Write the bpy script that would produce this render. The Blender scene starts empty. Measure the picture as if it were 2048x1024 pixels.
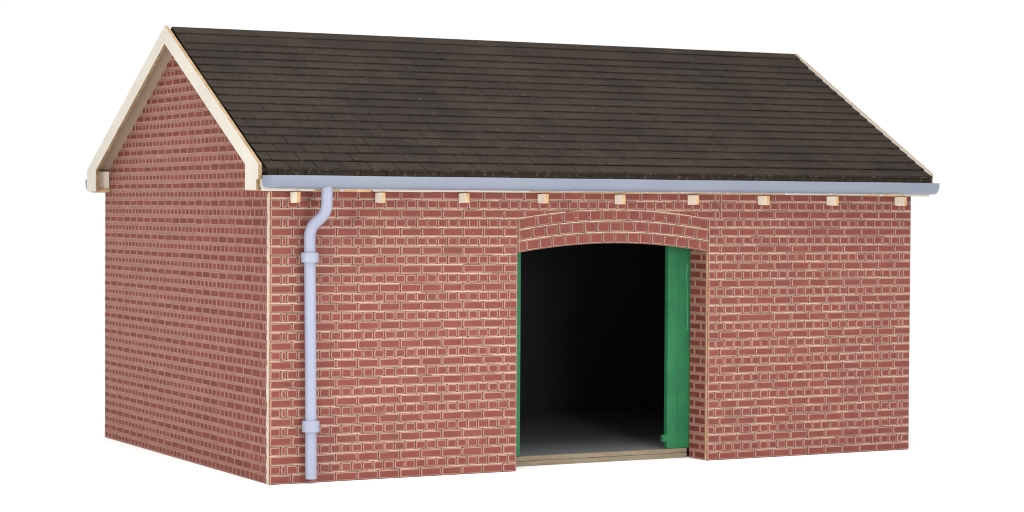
import bpy, bmesh, math, random
from mathutils import Matrix, Vector
random.seed(7)
U = 0.01                      # one brick course of the model, in metres
SC = bpy.context.scene
COL = SC.collection

# ------------------------------------------------------------------ materials
def mat(name, base, rough=0.7, var=(), spec=0.3, bump=0.0, bump_scale=3.0):
    """base colour plus a list of (colour, noise scale per course, low, high, amount) blotches."""
    m = bpy.data.materials.new(name); m.use_nodes = True
    nt = m.node_tree; N, L = nt.nodes, nt.links
    b = N['Principled BSDF']
    b.inputs['Roughness'].default_value = rough
    b.inputs['Specular IOR Level'].default_value = spec
    tc = N.new('ShaderNodeTexCoord')
    mp = N.new('ShaderNodeMapping'); mp.inputs['Scale'].default_value = (1/U,)*3
    L.new(tc.outputs['Object'], mp.inputs['Vector'])
    cur = N.new('ShaderNodeRGB'); cur.outputs[0].default_value = (*base, 1); out = cur.outputs[0]
    for v in var:
        col, sc, lo, hi, amt = v[:5]
        if sc == 'island':
            g = N.new('ShaderNodeNewGeometry'); fac = g.outputs['Random Per Island']
        else:
            vec = mp.outputs['Vector']
            if len(v) > 5:
                m2 = N.new('ShaderNodeMapping'); m2.inputs['Scale'].default_value = v[5]
                L.new(vec, m2.inputs['Vector']); vec = m2.outputs['Vector']
            n = N.new('ShaderNodeTexNoise'); n.inputs['Scale'].default_value = sc
            n.inputs['Detail'].default_value = 4
            L.new(vec, n.inputs['Vector']); fac = n.outputs['Fac']
        r = N.new('ShaderNodeMapRange'); r.inputs['From Min'].default_value = lo; r.inputs['From Max'].default_value = hi
        r.inputs['To Max'].default_value = amt
        L.new(fac, r.inputs['Value'])
        x = N.new('ShaderNodeMix'); x.data_type = 'RGBA'
        L.new(r.outputs[0], x.inputs[0]); L.new(out, x.inputs[6]); x.inputs[7].default_value = (*col, 1)
        out = x.outputs[2]
    L.new(out, b.inputs['Base Color'])
    if bump:
        n = N.new('ShaderNodeTexNoise'); n.inputs['Scale'].default_value = bump_scale; n.inputs['Detail'].default_value = 5
        L.new(mp.outputs['Vector'], n.inputs['Vector'])
        bp = N.new('ShaderNodeBump'); bp.inputs['Strength'].default_value = bump; bp.inputs['Distance'].default_value = 0.1*U
        L.new(n.outputs['Fac'], bp.inputs['Height']); L.new(bp.outputs[0], b.inputs['Normal'])
    return m

BR = (0.166, 0.0395, 0.0305)
M_BRICK = mat('brick_red_paint', BR, .75, [((0.138, .034, .026), 'island', 0, 1, .65), ((.20, .060, .047), .35, .45, .75, .55),
              ((.12, .042, .03), .22, .52, .68, .5, (1, 1, .5)), ((.11, .032, .024), 1.1, .58, .72, .5), ((.48, .26, .22), 2.6, .70, .78, .55)], bump=.35, bump_scale=5)
M_RING = mat('brick_edge_pink', (.33, .168, .135), .8, [((.265, .125, .098), .5, .4, .7, .8), ((.42, .26, .21), 1.7, .58, .72, .3)])
M_SIDE = mat('engraved_groove_side', (.20, .10, .07), .9, [((.11, .055, .035), .9, .4, .65, .8)])
M_MORTAR = mat('dark_joint', (.15, .085, .06), .9, [((.09, .05, .036), .7, .45, .7, .8), ((.24, .155, .11), 2.0, .6, .72, .5)])  # dark brown backing seen in the brick joints
M_LINE = mat('cream_bed_joint', (.42, .33, .24), .9, [((.27, .185, .13), .8, .50, .72, .6), ((.20, .13, .09), 2.2, .64, .72, .6)])
M_GBRICK = mat('gable_red_shaded', (.136, .027, .018), .8, [((.095, .020, .0135), 'island', 0, 1, .8), ((.18, .05, .037), .3, .45, .75, .6),  # darker copy of the brick red; the gable's dimmer light is in the colour
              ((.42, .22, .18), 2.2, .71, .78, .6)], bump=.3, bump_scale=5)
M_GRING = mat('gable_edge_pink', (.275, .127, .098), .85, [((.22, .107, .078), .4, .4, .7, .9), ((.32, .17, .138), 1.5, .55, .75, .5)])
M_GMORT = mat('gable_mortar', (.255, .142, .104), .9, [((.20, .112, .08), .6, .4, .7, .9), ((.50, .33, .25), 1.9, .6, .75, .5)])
M_CREAM = mat('cream_card', (.49, .455, .39), .65, [((.42, .39, .34), .12, .4, .65, .6), ((.37, .33, .27), 1.5, .66, .76, .35)], bump=.15, bump_scale=4)
M_RTAN = mat('scorched_cut_edge', (.30, .18, .08), .8, [((.16, .09, .04), .6, .4, .65, .8)])
M_BTAN = mat('cut_edge_darkened', (.27, .185, .10), .8, [((.19, .12, .055), .8, .4, .65, .8), ((.36, .27, .165), 1.4, .5, .7, .6)])  # cut edge darkened in the colour to offset the overhead light
M_FOOT = mat('cream_card_lit', (.70, .64, .53), .65, [((.60, .52, .40), .5, .5, .7, .8)], bump=.2, bump_scale=4)  # cream card lightened: light on dim feet and returns put into the colour
M_TAN = mat('laser_cut_edge', (.50, .32, .15), .8, [((.34, .20, .085), .8, .4, .65, .8), ((.60, .45, .27), 1.4, .5, .7, .6)])
M_TAUPE = mat('taupe_shaded_board', (.30, .225, .165), .85, [((.24, .175, .125), .2, .4, .7, .8)])  # board darkened to taupe: underside shade put into the colour
M_FILL = mat('grey_filler', (.42, .405, .39), .6, [((.32, .28, .24), 1.4, .5, .7, .8)], bump=.6, bump_scale=2)
M_TILE = mat('dark_slate_paint', (.0200, .0140, .0107), .75, [((.0128, .0089, .0070), 'island', 0, 1, .85), ((.026, .0178, .0122), .11, .42, .62, .8), ((.013, .0095, .0075), .5, .5, .68, .6),
             ((.06, .047, .036), 2.4, .62, .76, .6, (.5, 1, 1)), ((.24, .20, .15), 3.6, .71, .77, .8)], spec=.09, bump=.8, bump_scale=3.0)
M_TEDGE = mat('tile_edge', (.026, .0185, .013), .8, [((.085, .068, .05), 1.8, .54, .72, .8)], spec=.08)  # tile edges a little lighter than the faces, with pale flecks
M_BOARD = mat('dark_roof_board', (.010, .008, .007), .9, spec=.1)
M_GUT = mat('lavender_plastic_shaded', (.165, .186, .232), .45, [((.15, .168, .222), .15, .4, .65, .7)], spec=.35)  # darker copy of the pipe plastic, dimmer light put into the colour
M_PIPE = mat('lavender_plastic_lit', (.25, .268, .345), .45, [((.23, .248, .326), .2, .4, .65, .7)], spec=.35)  # gutter plastic lightened: the pipe's front light put into the colour
M_GLUE = mat('white_glue', (.42, .40, .40), .5, [((.30, .26, .23), 1, .4, .7, .7)])
M_GREEN = mat('green_paint', (.0135, .140, .050), .6, [((.009, .105, .042), .35, .4, .65, .8), ((.03, .21, .10), 1.2, .58, .72, .4)], spec=.35, bump=.25, bump_scale=2)
M_SILL = mat('layered_sill_board', (.215, .175, .125), .85, [((.18, .135, .085), .8, .4, .65, .8, (.3, 1, 3)), ((.30, .24, .17), 2.0, .55, .7, .5)])
M_DARK = mat('dark_interior', (.038, .038, .040), .9, [((.045, .045, .047), .2, .4, .7, .7)], spec=.1)  # dark neutral grey for the lining and wall backs
M_FLOOR = mat('grey_floor_card', (.135, .14, .148), .85, [((.11, .115, .122), .15, .4, .7, .8)], spec=.2)
M_STREAK = mat('glue_smear', (.10, .28, .17), .5)
M_WHITE = mat('white_tabletop', (.95, .95, .95), .9, spec=.0)

# ------------------------------------------------------------------ mesh helper
class MB:
    def __init__(self): self.v, self.f, self.mi = [], [], []
    def poly(self, pts, mi=0):
        i = len(self.v); self.v += [tuple(p) for p in pts]; self.f.append(tuple(range(i, i+len(pts)))); self.mi.append(mi)
    def raw(self, verts, faces, mis):
        i = len(self.v); self.v += [tuple(p) for p in verts]
        self.f += [tuple(i+k for k in f) for f in faces]; self.mi += list(mis)
    def box(self, a, b, mi=0, mis=None):
        (x0, y0, z0), (x1, y1, z1) = a, b
        vs = [(x0,y0,z0),(x1,y0,z0),(x1,y1,z0),(x0,y1,z0),(x0,y0,z1),(x1,y0,z1),(x1,y1,z1),(x0,y1,z1)]
        # -z +z -y +y -x +x
        fs = [(0,3,2,1),(4,5,6,7),(0,1,5,4),(2,3,7,6),(3,0,4,7),(1,2,6,5)]
        self.raw(vs, fs, mis or [mi]*6)
    def prism(self, pts, m, d0, d1, cap=0, side=0, back=None):
        """pts: 2-D outline, m(a,b,d) maps to 3-D."""
        n = len(pts)
        vs = [m(a, b, d0) for a, b in pts] + [m(a, b, d1) for a, b in pts]
        fs = [tuple(range(n)), tuple(range(2*n-1, n-1, -1))] + [(i, i+n, (i+1) % n + n, (i+1) % n) for i in range(n)]
        self.raw(vs, fs, [cap, cap if back is None else back] + [side]*n)
    def build(self, name, mats, parent=None, smooth=False, bevel=0):
        me = bpy.data.meshes.new(name)
        me.from_pydata([(x*U, y*U, z*U) for x, y, z in self.v], [], self.f)
        for m in mats: me.materials.append(m)
        me.polygons.foreach_set('material_index', self.mi)
        bm = bmesh.new(); bm.from_mesh(me); bmesh.ops.recalc_face_normals(bm, faces=bm.faces)
        bm.to_mesh(me); bm.free()
        if smooth: me.polygons.foreach_set('use_smooth', [True]*len(me.polygons))
        o = bpy.data.objects.new(name, me); COL.objects.link(o)
        if parent: o.parent = parent
        if bevel:
            b = o.modifiers.new('bevel', 'BEVEL'); b.width = bevel*U; b.segments = 2; b.limit_method = 'ANGLE'; b.angle_limit = math.radians(40)
        return o

def empty(name, loc=(0, 0, 0), parent=None):
    o = bpy.data.objects.new(name, None); o.location = loc; o.empty_display_size = .02; COL.objects.link(o)
    if parent: o.parent = parent
    return o
R = lambda a: random.uniform(-a, a)

# ------------------------------------------------------------------ dimensions (in courses)
S = 2.5104                    # a stretcher
W, D, H = 83.63, 55.15, 31.0
DB = 54.59                    # span of the roof between the wall faces  # front length, gable width, wall height
XL, XR = 29.36, 54.38         # doorway
YR, ZR = DB/2, 49.80           # ridge line of the bargeboards
TAN = 0.562                   # roof slope
ANG = math.atan(TAN)
def top_line(y): return ZR - abs(y-YR)*TAN

shed = empty('brick_shed')
shed['label'] = 'red brick model shed with dark tiled roof, cream bargeboards, lavender gutter and open green doorway'
shed['category'] = 'model building'

# ------------------------------------------------------------------ brickwork
def brick(mb, m, a0, a1, b0, b1, ga, gb, ra, rb, deep=.14, cut=.09, jit=.014):
    """one engraved brick: paler pink rim round a painted face, groove side down to the mortar."""
    a0 += ga; a1 -= ga; b0 += gb; b1 -= gb
    if a1-a0 < 2*ra+.10: ra = max(.02, (a1-a0-.10)/2)
    if a1-a0 < .16: return
    def octo(x0, x1, y0, y1, c):
        c = min(c, (x1-x0)/3, (y1-y0)/3)
        return [(x0+c, y0), (x1-c, y0), (x1, y0+c), (x1, y1-c), (x1-c, y1), (x0+c, y1), (x0, y1-c), (x0, y0+c)]
    o = octo(a0, a1, b0, b1, cut)
    i = [(x+R(jit), y+R(jit)) for x, y in octo(a0+ra+R(.02), a1-ra+R(.02), b0+rb+R(.012), b1-rb+R(.012), cut*.6)]
    o = [(x+R(jit), y+R(jit)) for x, y in o]
    t = R(.012)
    vs = [m(x, y, t) for x, y in i] + [m(x, y, t-.05) for x, y in o] + [m(x, y, -deep) for x, y in o]
    fs = [tuple(range(8))]; mi = [0]
    for k in range(8):
        l = (k+1) % 8
        fs.append((k, l, l+8, k+8)); mi.append(1)
        fs.append((k+8, l+8, l+16, k+16)); mi.append(2)
    mb.raw(vs, fs, mi)

def course(row, a_lo, a_hi, origin, direction, header_first):
    """joints of an English-bond row measured from origin."""
    out = []; pos = 0.0; js = [0.0]
    if header_first: js += [.5*S, .75*S]; pos = .75*S; step = .5*S
    else: step = S
    L = abs(a_hi-a_lo)+abs(a_lo-origin)+abs(a_hi-origin)+10
    while pos < L: pos += step; js.append(pos)
    pts = sorted(origin+direction*j for j in js)
    for p, q in zip(pts, pts[1:]):
        lo, hi = max(p, a_lo), min(q, a_hi)
        if hi-lo > .12: out.append((lo, hi))
    return out

front = lambda a, b, d: (a, -d, b)
gable = lambda a, b, d: (-d, a, b)
gable_r = lambda a, b, d: (W+d, a, b)
rear = lambda a, b, d: (a, D+d, b)

# arch circle
def circ(z_end, z_top):
    h = (XR-XL)/2; r = z_top-z_end; Rr = (h*h+r*r)/(2*r); return (XL+XR)/2, z_top-Rr, Rr
AX, AZ, AR = circ(24.20, 25.24)
def arc_z(x, lift=0): return AZ+lift+math.sqrt(AR**2-(x-AX)**2)
RING = 1.262
N_ARC = 32
arc_pts = [(XL+(XR-XL)*k/N_ARC, arc_z(XL+(XR-XL)*k/N_ARC)) for k in range(N_ARC+1)]

mb = MB()
sheet = [(0, 0), (XL, 0)] + arc_pts + [(XR, 0), (W, 0), (W, H), (0, H)]
mb.prism(sheet, front, -.14, -.40, cap=3, side=4, back=5)
for r in range(31):
    odd = r % 2 == 1
    b0, b1 = r, r+1
    if r < 29:
        # clip at the doorway and at the arch panel
        spans = [(0, XL, 0, 1), (XR, W, W, -1)]
        if r == 28: spans = [(0, 56.0, 0, 1), (56.0, W, W, -1)]
    else: spans = [(0, 56.0, 0, 1), (56.0, W, W, -1)]
    for lo, hi, org, di in spans:
        prev = None
        cs = course(r, lo, hi, org, di, odd)
        k = 0
        while k < len(cs):
            p, q = cs[k]
            if not odd and r not in (28, 29, 30) and random.random() < .012 and k+1 < len(cs): q = cs[k+1][1]; k += 1
            brick(mb, front, p, q, b0, b1, .058, .068, .115, .105)
            k += 1
mats_f = [M_BRICK, M_RING, M_SIDE, M_MORTAR, M_TAN, M_DARK, M_LINE]
def bed_lines(mb, m, a0, a1, row, hw=.034):
    # pale strip standing in the middle of a bed joint
    a = a0
    while a < a1-.05:
        e = min(a1, a+random.uniform(1.2, 3.2))
        h = hw+R(.02); z = row+R(.012)
        mb.prism([(a, z-h), (e, z-h+R(.008)), (e, z+h+R(.008)), (a, z+h)], m, -.05, -.13, cap=6, side=6)
        a = e+(R(.08)+.06 if random.random() < .3 else 0.0)
for r in range(1, 31):
    if r <= 28: bed_lines(mb, front, 0, XL, r); bed_lines(mb, front, XR, W, r)
    if r >= 29: bed_lines(mb, front, 0, W, r)
mb.build('front_wall', mats_f, shed)

# arch panel: three rings of square brick ends on a slightly proud plate
mb = MB()
APR = .05
pl = arc_pts + [(x, z) for x, z in [(XL+(XR-XL)*k/N_ARC, arc_z(XL+(XR-XL)*k/N_ARC, 3*RING+.08)) for k in range(N_ARC, -1, -1)]]
arch_m = lambda a, b, d: (a, -(d+APR), b)
mb.prism(pl, arch_m, -.12, -.40, cap=3, side=4)
for ring in range(3):
    z0 = ring*RING
    n = 15.56; w = (XR-XL)/n
    off = -.28*w if ring != 1 else -.70*w
    x = XL+off
    while x < XR:
        lo, hi = max(x, XL), min(x+w, XR)
        x += w
        if hi-lo < .15: continue
        cx = (lo+hi)/2
        th = math.asin((cx-AX)/AR)
        zc = arc_z(cx)
        def rot(a, b, d, th=th, cx=cx, zc=zc):
            # local a along ring, b radial
            da = a-cx
            return (cx+da*math.cos(th)+b*math.sin(th)*(1 if XL+.7 < cx < XR-.7 else 0), -(d+APR), zc-da*math.sin(th)+b*math.cos(th))
        brick(mb, rot, lo, hi, z0+.03, z0+RING-.02, .085, .075, .085, .075, cut=.06)
for ring in (1, 2, 3):
    zz = ring*RING-(.01 if ring == 3 else 0)
    for k in range(N_ARC):
        xa, xb = XL+(XR-XL)*k/N_ARC, XL+(XR-XL)*(k+1)/N_ARC
        h = .05+R(.015)
        mb.prism([(xa, arc_z(xa, zz-h)), (xb, arc_z(xb, zz-h)), (xb, arc_z(xb, zz+h)), (xa, arc_z(xa, zz+h))], arch_m, -.04, -.115, cap=6, side=6)
mb.build('arch', mats_f, shed)

# doorway reveals of brick, running back from the front sheet
for xx, sg in ((XR, -1), (XL, 1)):
    mb = MB()
    jm = lambda a, b, d, xx=xx, sg=sg: (xx+sg*(d-.03), a, b)
    mb.prism([(.42, .02), (4.02, .02), (4.02, 29), (.42, 29)], jm, -.06, -.6, cap=3, side=3)
    for r in range(28):
        js = [.42, 2.85, 4.05] if r % 2 == 0 else [.42, 1.55, 4.05]
        for p, q in zip(js, js[1:]):
            brick(mb, jm, p, q, r, r+1, .05, .08, .13, .13, deep=.07, cut=.05, jit=.03)
    mb.build('reveal', [M_GBRICK, M_GRING, M_GRING, M_GMORT], shed)

# gables
def gable_wall(name, m, y_start):
    mb = MB()
    dz = 1.0
    zt = lambda y: top_line(y)-1.45+.2
    pts = [(.42, 0), (D-.42, 0), (D-.42, zt(D-.42)), (YR, zt(YR)), (.42, zt(.42))]
    mb.prism(pts, m, -.10, -.5, cap=3, side=4, back=5)
    r = 0
    while r < 48:
        zm = r+.72
        if zm < zt(0): lo, hi = 0, D
        else:
            hw = (zt(YR)-zm)/TAN
            if hw < .6: break
            lo, hi = YR-hw, YR+hw
        lo = max(lo, y_start)
        for p, q in course(r, 0, D, 0, 1, r % 2 == 0):
            p, q = max(p, lo), min(q, hi)
            if q-p < .25: continue
            t = min(1, max(0, ((p+q)/2-2)/34))
            t = t**.6
            brick(mb, m, p, q, r, r+1, .05+.01*t, .075+.015*t, .085+.06*t, .07+.095*t, deep=.11, cut=.06, jit=.016+.012*t)
        r += 1
    return mb.build(name, [M_GBRICK, M_GRING, M_GRING, M_GMORT, M_TAN, M_DARK], shed)
gable_wall('gable_wall', gable, .95)
gable_wall('gable_wall', gable_r, .45)
mb = MB()
mb.prism([(0.02, 0), (W-.02, 0), (W-.02, H), (0.02, H)], rear, -.14, -.40, cap=3, side=4, back=5)
for r in range(31):
    for p, q in course(r, 0, W, 0, 1, r % 2 == 1):
        brick(mb, rear, p, q, r, r+1, .085, .095, .095, .085)
mb.build('rear_wall', mats_f, shed)

# grey filler squeezed into the corner joint
mb = MB()
rows = 80; prev = None
for k in range(rows+1):
    z = .05+(30.6)*k/rows
    a = .42+max(0, R(.05)); b = .86+R(.10)
    bulge = -.02+R(.03)
    sec = [(.06, .405, z), (bulge, a, z), (bulge-.02, (a+b)/2, z), (bulge+.02, b, z), (.12, b+.06, z)]
    if prev:
        for j in range(4): mb.poly([prev[j], prev[j+1], sec[j+1], sec[j]])
    prev = sec
mb.build('corner_filler', [M_FILL], shed)

# ------------------------------------------------------------------ interior
mb = MB()
fl = [(.45, 0), (XL, 0), (XL, 29.2), (XR, 29.2), (XR, 0), (W-.45, 0), (W-.45, 30.9), (.45, 30.9)]
fl2 = [(a if not (a in (XL, XR)) else (a-.62 if a == XL else a+.62), b) for a, b in fl]
mb.prism(fl2, lambda a, b, d: (a, d, b), .42, 4.0, cap=0, side=0)
mb.box((.52, 4.0, 0), (.9, D-.45, 30.9)); mb.box((W-.9, 4.0, 0), (W-.52, D-.45, 30.9))
mb.box((.95, D-.9, 0), (W-.95, D-.45, 30.9))
mb.build('inner_lining', [M_DARK], shed)
mb = MB(); mb.box((.95, 4.9, .55), (W-.95, D-.95, 1.06)); mb.build('floor', [M_FLOOR], shed)

# door step: two thin layers
mb = MB()
mb.box((XL+.13, 4.02, .01), (XR-.20, 4.88, .56)); mb.box((XL+.13, 4.05, .60), (XR-.24, 4.86, 1.10))
mb.box((XL+1.0, 4.2, .55), (XR-1.0, 4.8, .61))
mb.build('door_step', [M_SILL], shed, bevel=.02)

# green door leaves slid open behind the reveals
def door(x0, x1, split):
    d = empty('door', (0, 0, 0), shed)
    mb = MB()
    mb.box((x0, 4.20, 1.12), (split-.012, 4.95, 28.6))
    mb.box((split+.012, 4.26, 1.12), (x1, 4.95, 28.6))
    mb.build('door_leaf', [M_GREEN], d, bevel=.05)
    return d
dr = door(51.55, XR+.3, 53.0)
mb = MB(); mb.box((50.98, 4.22, 1.95), (51.62, 4.75, 2.75)); mb.box((51.0, 4.14, 2.0), (51.9, 4.21, 2.6)); mb.build('latch', [M_GREEN], dr, bevel=.05)
mb = MB()
prev = None
for k in range(40):
    z = 15+k*.2
    a = XR-.08+.05*math.sin(k*.35)+R(.02)-.004*k; h = .015+abs(R(.03))
    sec = [(a-h, 4.255, z), (a, 4.235, z), (a+h, 4.255, z)]
    if prev: mb.poly([prev[0], prev[1], sec[1], sec[0]]); mb.poly([prev[1], prev[2], sec[2], sec[1]])
    prev = sec
mb.build('glue_streak', [M_STREAK], dr)
door(XL+.02, 32.05, 30.6)

# ------------------------------------------------------------------ roof
def slope_pt(x, s, n, side):
    """s: distance down the slope from the ridge, n: height above the bargeboard line."""
    y = s*math.cos(ANG)+n*math.sin(ANG); z = ZR-s*math.sin(ANG)+n*math.cos(ANG)
    return (x, YR-y if side < 0 else YR+y, z)
roof = empty('roof', (0, 0, 0), shed)
X0, X1 = -1.15, 85.32
for side in (-1, 1):
    # board under the tiles
    mb = MB()
    n0, n1 = -1.27, -.56
    s_end = (YR+1.95)/math.cos(ANG)
    def rb(x0, x1, mt):
        P = [slope_pt(x, s, n, side) for x in (x0, x1) for s, n in ((0, n0), (s_end, n0), (s_end, n1), (0, n1))]
        # keep the two boards meeting at the ridge line
        for k in (0, 3, 4, 7): P[k] = (P[k][0], YR, ZR+(n0 if k in (0, 4) else n1)/math.cos(ANG))
        mb.raw(P, [(0,1,2,3),(7,6,5,4),(0,4,5,1),(1,5,6,2),(2,6,7,3),(3,7,4,0)], [1, 1, mt, 0, 0, 0])
    rb(-1.58, 85.2, 1)
    mb.build('roof_board', [M_BOARD, M_TAUPE], roof)
    # tiles
    mb = MB()
    e = 1.862
    def tile(x0, x1, s0, s1, nlo, nhi, thick, j=.03, vert=False):
        dn = R(.022); ds = R(j); dn2 = R(.02)
        g = max(.012, .045-.028*min(1, (YR*1.147-s1)/-1 if False else (s_eave-s1)/16)-.02*min(1, x0/60)); x0 += g+R(.008); x1 -= g+R(.008)
        c = .05; vk = TAN*thick if vert else 0
        tp = [(x0, s0, nhi), (x1, s0, nhi), (x1, s1+ds-c, nlo+dn), (x0, s1+ds-c, nlo+dn2)]
        lo = [(x1, s1+ds+R(.015), nlo+dn-c), (x0, s1+ds+R(.015), nlo+dn2-c)]
        bt = [(x1, s1+ds+vk, nlo+dn-thick), (x0, s1+ds+vk, nlo+dn2-thick), (x1, s0, nhi-thick), (x0, s0, nhi-thick)]
        P = [slope_pt(*q, side) for q in tp+lo+bt]
        mb.raw(P, [(0,1,2,3), (3,2,4,5), (5,4,6,7), (0,3,5,7,9), (1,8,6,4,2), (0,9,8,1), (9,7,6,8)], [0, 0, 1, 1, 1, 1, 1])
    s_eave = (YR+1.9)/math.cos(ANG)
    TW = 3.12
    for r in range(16):
        s1 = s_eave-r*e; s0 = s1-e-.5
        if r == 0: s0 -= .2
        ph = 1.5 if r % 2 == 0 else .08
        x = ph-TW
        while x < X1:
            lo, hi = max(x, X0+R(.05)), min(x+TW, X1+R(.05)); x += TW
            if hi-lo < .4: continue
            if r == 0: tile(lo, hi, s0, s1, -.20, -.44, .20, vert=True)
            else: tile(lo, hi, s0, s1, -.20, -.38, .12)
    # doubled eave layer under the first row
    x = .08-TW
    while x < X1:
        lo, hi = max(x, X0+.02), min(x+TW, X1-.02); x += TW
        if hi-lo > .4: tile(lo, hi, s_eave-2.2, s_eave+.08, -.41, -.44, .45, .02, True)
    # plain ridge strip
    s1 = s_eave-16*e+.06
    xs = [X0, 26.4, 55.7, X1]
    for a, b in zip(xs, xs[1:]): tile(a, b, .05, s1, -.18, -.20, .16, .01)
    tile(X0, 40.2, .0, 1.55, -.06, -.11, .10, .02); tile(40.2, X1, .0, 1.5, -.07, -.11, .09, .02)
    mb.build('tiles', [M_TILE, M_TEDGE], roof)

# bargeboards
def bargeboard(x0, x1, edge=M_BTAN):
    yo, yi = -1.53, 2.17
    zi = 33.62
    half = [(yi, 30.9), (yi, zi)]
    pts = [(-1.0, 30.9), (-1.0, 32.0), (yo, 32.0), (yo, 33.60), (YR, ZR), (DB-yo, 33.60), (DB-yo, 30.9), (DB-2.08, 30.9), (DB-2.08, zi-.1), (YR+.05, 47.72), (yi, zi), (yi, 30.9)]
    mb = MB()
    mb.prism(pts, lambda a, b, d: (d, a, b), x0, x1, cap=0, side=1)
    o = mb.build('bargeboard', [M_CREAM, edge], shed, bevel=.015)
    mb = MB()
    xa, xb = (x1, x1+.25) if x0 < 0 else (x0-.25, x0)
    mb.box((x0+.02, 50.2, 34.88), (x1+.12 if x0 < 0 else x1-.02, 50.75, 35.18))
    mb.build('tab', [M_CREAM], o)
bargeboard(-2.0, -1.6)
bargeboard(85.43, 85.63, M_RTAN)

# boxed eaves: fascia, soffit strip and the return blocks behind the bargeboards
for side in (-1, 1):
    Y = lambda d: -d if side < 0 else DB+d
    def bx(mb, x0, x1, d0, d1, z0, z1, mi=0, mis=None):
        a, b = sorted((Y(d0), Y(d1))); mb.box((x0, a, z0), (x1, b, z1), mi, mis)
    mb = MB()
    bx(mb, -1.55, 85.2, 1.15, 1.50, 31.02, 32.25, 0)
    # lower lip: painted card with two bare stretches and their pegs
    segs = [(-1.5, 4.35, 0, .03), (4.35, 7.15, 1, 0), (7.75, 10.9, 1, 0), (11.15, 18, 0, .05), (18, 30, 0, .10), (30, 64, 2, .15), (64, 75.2, 0, .10), (75.2, 77.6, 1, .02), (78.2, 81.0, 1, .02), (81.05, 85.15, 0, .04)] if side < 0 else [(-1.5, 85.15, 0, 0)]
    for a, b, mi, lift in segs:
        nn = max(1, int((b-a)/2.5))
        for k in range(nn):
            bx(mb, a+(b-a)*k/nn, a+(b-a)*(k+1)/nn, 1.12, 1.50-(.07 if mi else R(.012)), 30.77+lift+R(.012), 31.02, mi)
    if side < 0:
        bx(mb, 7.2, 7.7, 1.2, 1.52, 30.80, 31.03, 0); bx(mb, 77.65, 78.15, 1.2, 1.52, 30.80, 31.03, 0)
    mb.build('fascia', [M_CREAM, M_TAN, M_TAUPE], shed)
    mb = MB()
    bx(mb, -1.56, 85.19, -.0, 1.10, 30.86, 30.98, 0, [2, 0, 1, 1, 1, 1])
    mb.build('soffit', [M_CREAM, M_TAN, M_TAUPE], shed)
    for xa, xb in ((-1.58, -.02), (W+.02, 85.21)):
        mb = MB()
        mb.prism([(Y(-1.30), 31.22), (Y(1.12), 31.22), (Y(1.12), 32.28), (Y(-1.30), 33.40)], lambda a, b, d: (d, a, b), xa, xb); bx(mb, xa, xb, -1.75, -.02, 30.84, 31.18, 1)
        mb.build('eave_return', [M_FOOT, M_TAN], shed)

# rafter feet under the front eave
feet = None
xs = [2.23, 11.99, 21.98, 31.79, 41.71, 51.45, 61.19, 70.98, 81.04]
for i, x in enumerate(xs):
    mb = MB()
    dz, dy = R(.05), R(.06)
    P = [(-.02, 30.74), (-1.80+dy, 30.74), (-1.80+dy, 29.68+dz), (-1.55, 29.64+dz), (-.02, 29.66+dz+R(.06))]
    n = len(P)
    mb.prism(P, lambda a, b, d: (d, a, b), x, x+.42, cap=0, side=1)
    mb.build('rafter_foot', [M_FOOT, M_TAN], shed, bevel=.03)

# gutters
def gutter(side):
    mb = MB()
    prof = []
    for k in range(13):
        t = math.pi*k/12
        prof.append((-math.cos(t), math.sin(t)))           # -1..1 across, 0..1 down
    yc, hw, zt, dp = 2.58, 1.03, 32.43, 1.36
    xs = [-1.55, -1.53, -1.45, -1.3, -1.05, -.75, -.45, 0] + [k*5.0 for k in range(1, 17)] + [83, 85.0]
    secs = []
    for x in xs:
        t = min(1, (x+1.55)/1.1) if side < 0 else 1
        k = max(.14, math.sqrt(max(0, 1-(1-t)**2)))
        sec = []
        wob = .012*math.sin(x*.35)
        for a, b in prof:
            yy = 1.56+(hw+a*hw)*k
            sec.append((x, yy, zt-dp*(b**.75)*(.8+.2*k)+wob))
        for a, b in reversed(prof):
            yy = 1.56+(hw+a*hw*.86)*k
            sec.append((x, yy, zt-(dp-.14)*(b**.75)*(.8+.2*k)+wob))
        secs.append(sec)
    n = len(secs[0])
    flip = (lambda p: (p[0], -p[1], p[2])) if side < 0 else (lambda p: (p[0], DB+p[1], p[2]))
    vs = [flip(p) for s in secs for p in s]
    fs = []
    for i in range(len(secs)-1):
        for j in range(n):
            fs.append((i*n+j, i*n+(j+1) % n, (i+1)*n+(j+1) % n, (i+1)*n+j))
    m13 = 13
    fs.append(tuple(range(m13))); fs.append(tuple((len(secs)-1)*n+k for k in range(m13)))
    mb.raw(vs, fs, [0]*len(fs))
    o = mb.build('gutter', [M_GUT], shed)
    o.data.polygons.foreach_set('use_smooth', [True]*(len(fs)-2)+[False]*2)
    o.data.set_sharp_from_angle(angle=math.radians(50))
    return o
g_front = gutter(-1); gutter(1)
# an uneven bead of glue where the front gutter was stuck on
mb = MB(); prev = None
for k in range(340):
    x = -1.2+86.0*k/339
    r = max(.015, .045+R(.03)+(.07 if random.random() < .08 else 0))
    sec = [(x, -1.95+r*1.5*math.cos(t), 31.06+r*math.sin(t)) for t in (0, 1.05, 2.1, 3.15, 4.2, 5.25)]
    if prev: mb.raw(prev+sec, [(i, (i+1) % 6, (i+1) % 6+6, i+6) for i in range(6)], [0]*6)
    prev = sec
mb.build('glue_bead', [M_GLUE], g_front)

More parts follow.
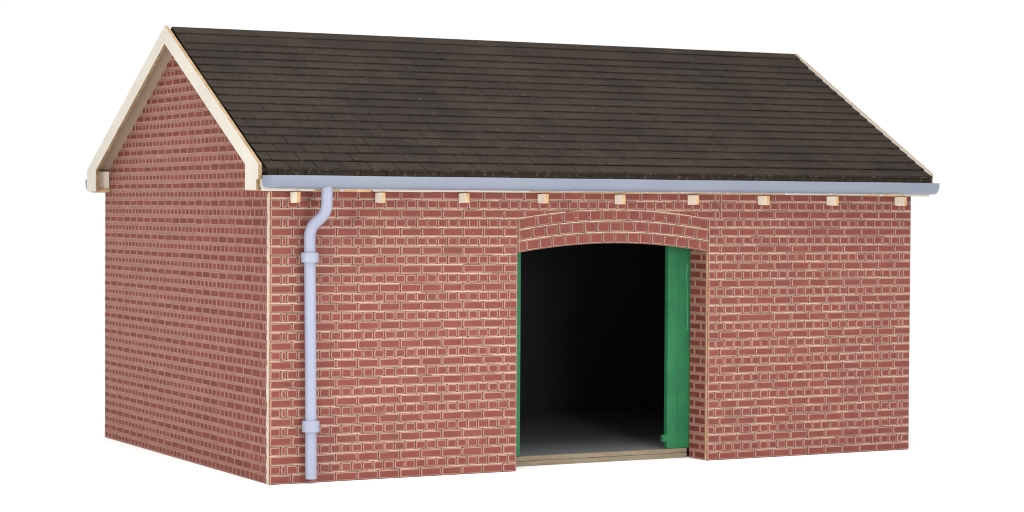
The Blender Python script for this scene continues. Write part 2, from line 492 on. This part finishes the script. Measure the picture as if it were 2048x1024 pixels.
# downpipe with a swan neck
def tube(mb, path, radii, seg=20, caps=True):
    rings = []
    n = len(path)
    for i, p in enumerate(path):
        p = Vector(p)
        t = (Vector(path[min(i+1, n-1)])-Vector(path[max(i-1, 0)])).normalized()
        u = t.cross(Vector((0, 1, 0))).normalized() if abs(t.y) < .95 else t.cross(Vector((1, 0, 0))).normalized()
        v = t.cross(u).normalized()
        rings.append([p+radii[i]*(math.cos(2*math.pi*k/seg)*u+math.sin(2*math.pi*k/seg)*v) for k in range(seg)])
    vs = [q for r in rings for q in r]; fs = []
    for i in range(n-1):
        for k in range(seg): fs.append((i*seg+k, i*seg+(k+1) % seg, (i+1)*seg+(k+1) % seg, (i+1)*seg+k))
    if caps: fs += [tuple(range(seg)), tuple((n-1)*seg+k for k in range(seg))]
    mb.raw(vs, fs, [0]*len(fs))
def rounded(pts, rad, steps=9):
    out = [Vector(pts[0])]
    for a, b, c in zip(pts, pts[1:], pts[2:]):
        a, b, c = Vector(a), Vector(b), Vector(c)
        p = b+(a-b).normalized()*rad; q = b+(c-b).normalized()*rad
        for k in range(steps+1):
            t = k/steps; out.append((1-t)**2*p+2*t*(1-t)*b+t*t*q)
    out.append(Vector(pts[-1])); return out
path = rounded([(5.30, -2.6, 31.35), (5.27, -2.58, 28.55), (4.06, -.95, 27.00), (4.06, -.93, 25.0), (4.20, -.93, 14.0), (4.31, -.93, .56)], 1.0)
mb = MB(); tube(mb, path, [.605]*len(path))
pipe = mb.build('downpipe', [M_PIPE], shed)
pipe.data.polygons.foreach_set('use_smooth', [True]*len(pipe.data.polygons)); pipe.data.set_sharp_from_angle(angle=math.radians(50))
def pipe_x(z): return 4.06+(25-z)*.0102
for z0, z1 in ((23.33, 24.38), (5.50, 6.68)):
    mb = MB(); zc = (z0+z1)/2; xc = pipe_x(zc)
    c = .07
    tube(mb, [(xc, -.93, z0), (xc, -.93, z0+c), (xc, -.93, z1-c), (xc, -.93, z1)], [.86, .93, .93, .86], 28)
    o = mb.build('collar', [M_PIPE], pipe)
    o.data.polygons.foreach_set('use_smooth', [True]*len(o.data.polygons)); o.data.set_sharp_from_angle(angle=math.radians(30))

# ------------------------------------------------------------------ the white surface it stands on
mb = MB()
mb.poly([(-4000, -600, 0), (6000, -600, 0), (6000, 9000, 0), (-4000, 9000, 0)])
g = mb.build('tabletop', [M_WHITE]); g['kind'] = 'structure'; g['label'] = 'plain white tabletop under the model'
g.location.z = -.004*U

# ------------------------------------------------------------------ light
w = bpy.data.worlds.new('World'); SC.world = w; w.use_nodes = True
bg = w.node_tree.nodes['Background']; bg.inputs[0].default_value = (1, 1, 1, 1); bg.inputs[1].default_value = 1.06
def area(name, loc, aim, size, power, col=(1, 1, 1)):
    l = bpy.data.lights.new(name, 'AREA'); l.shape = 'DISK'; l.size = size*U; l.energy = power; l.color = col
    o = bpy.data.objects.new(name, l); COL.objects.link(o)
    o.location = Vector(loc)*U
    o.rotation_euler = ((Vector(aim)-Vector(loc))).to_track_quat('-Z', 'Y').to_euler()
    return o
area('key_lamp', (29, -86, 30), (34, 0, 14), 20, 2.95, (1, .985, .97))
area('overhead_fill', (12, -35, 190), (22, 10, 0), 175, 47.0)  # added fill without a known source, burns the tabletop out to white
area('side_lamp', (-165, -90, 36), (10, 10, 18), 30, 15.0, (1, .985, .96))

# ------------------------------------------------------------------ camera
yaw, pitch, roll = 4.89850210e-01, -2.15629665e-02, 5.64051386e-03
cy, sy, cp, sp, cr, sr = math.cos(yaw), math.sin(yaw), math.cos(pitch), math.sin(pitch), math.cos(roll), math.sin(roll)
fwd = Vector((sy*cp, cy*cp, sp)); right = Vector((cy, -sy, 0)); up = right.cross(fwd)
r2 = cr*right+sr*up; u2 = -sr*right+cr*up
cd = bpy.data.cameras.new('camera'); cam = bpy.data.objects.new('camera', cd); COL.objects.link(cam)
cd.sensor_width = 36; cd.lens = 4596.54743/2048*36; cd.clip_start = .05; cd.clip_end = 300
Mx = Matrix((r2, u2, -fwd)).transposed().to_4x4(); Mx.translation = Vector((-90.6841894, -223.764819, 29.3346513))*U
cam.matrix_world = Mx
cd.dof.use_dof = True; cd.dof.focus_distance = 245*U; cd.dof.aperture_fstop = 22
SC.camera = cam
SC.view_settings.view_transform = 'Standard'; SC.view_settings.look = 'None'
SC.view_settings.exposure = 0; SC.view_settings.gamma = 1
SC.cycles.max_bounces = 8
SC.cycles.filter_width = 1.1
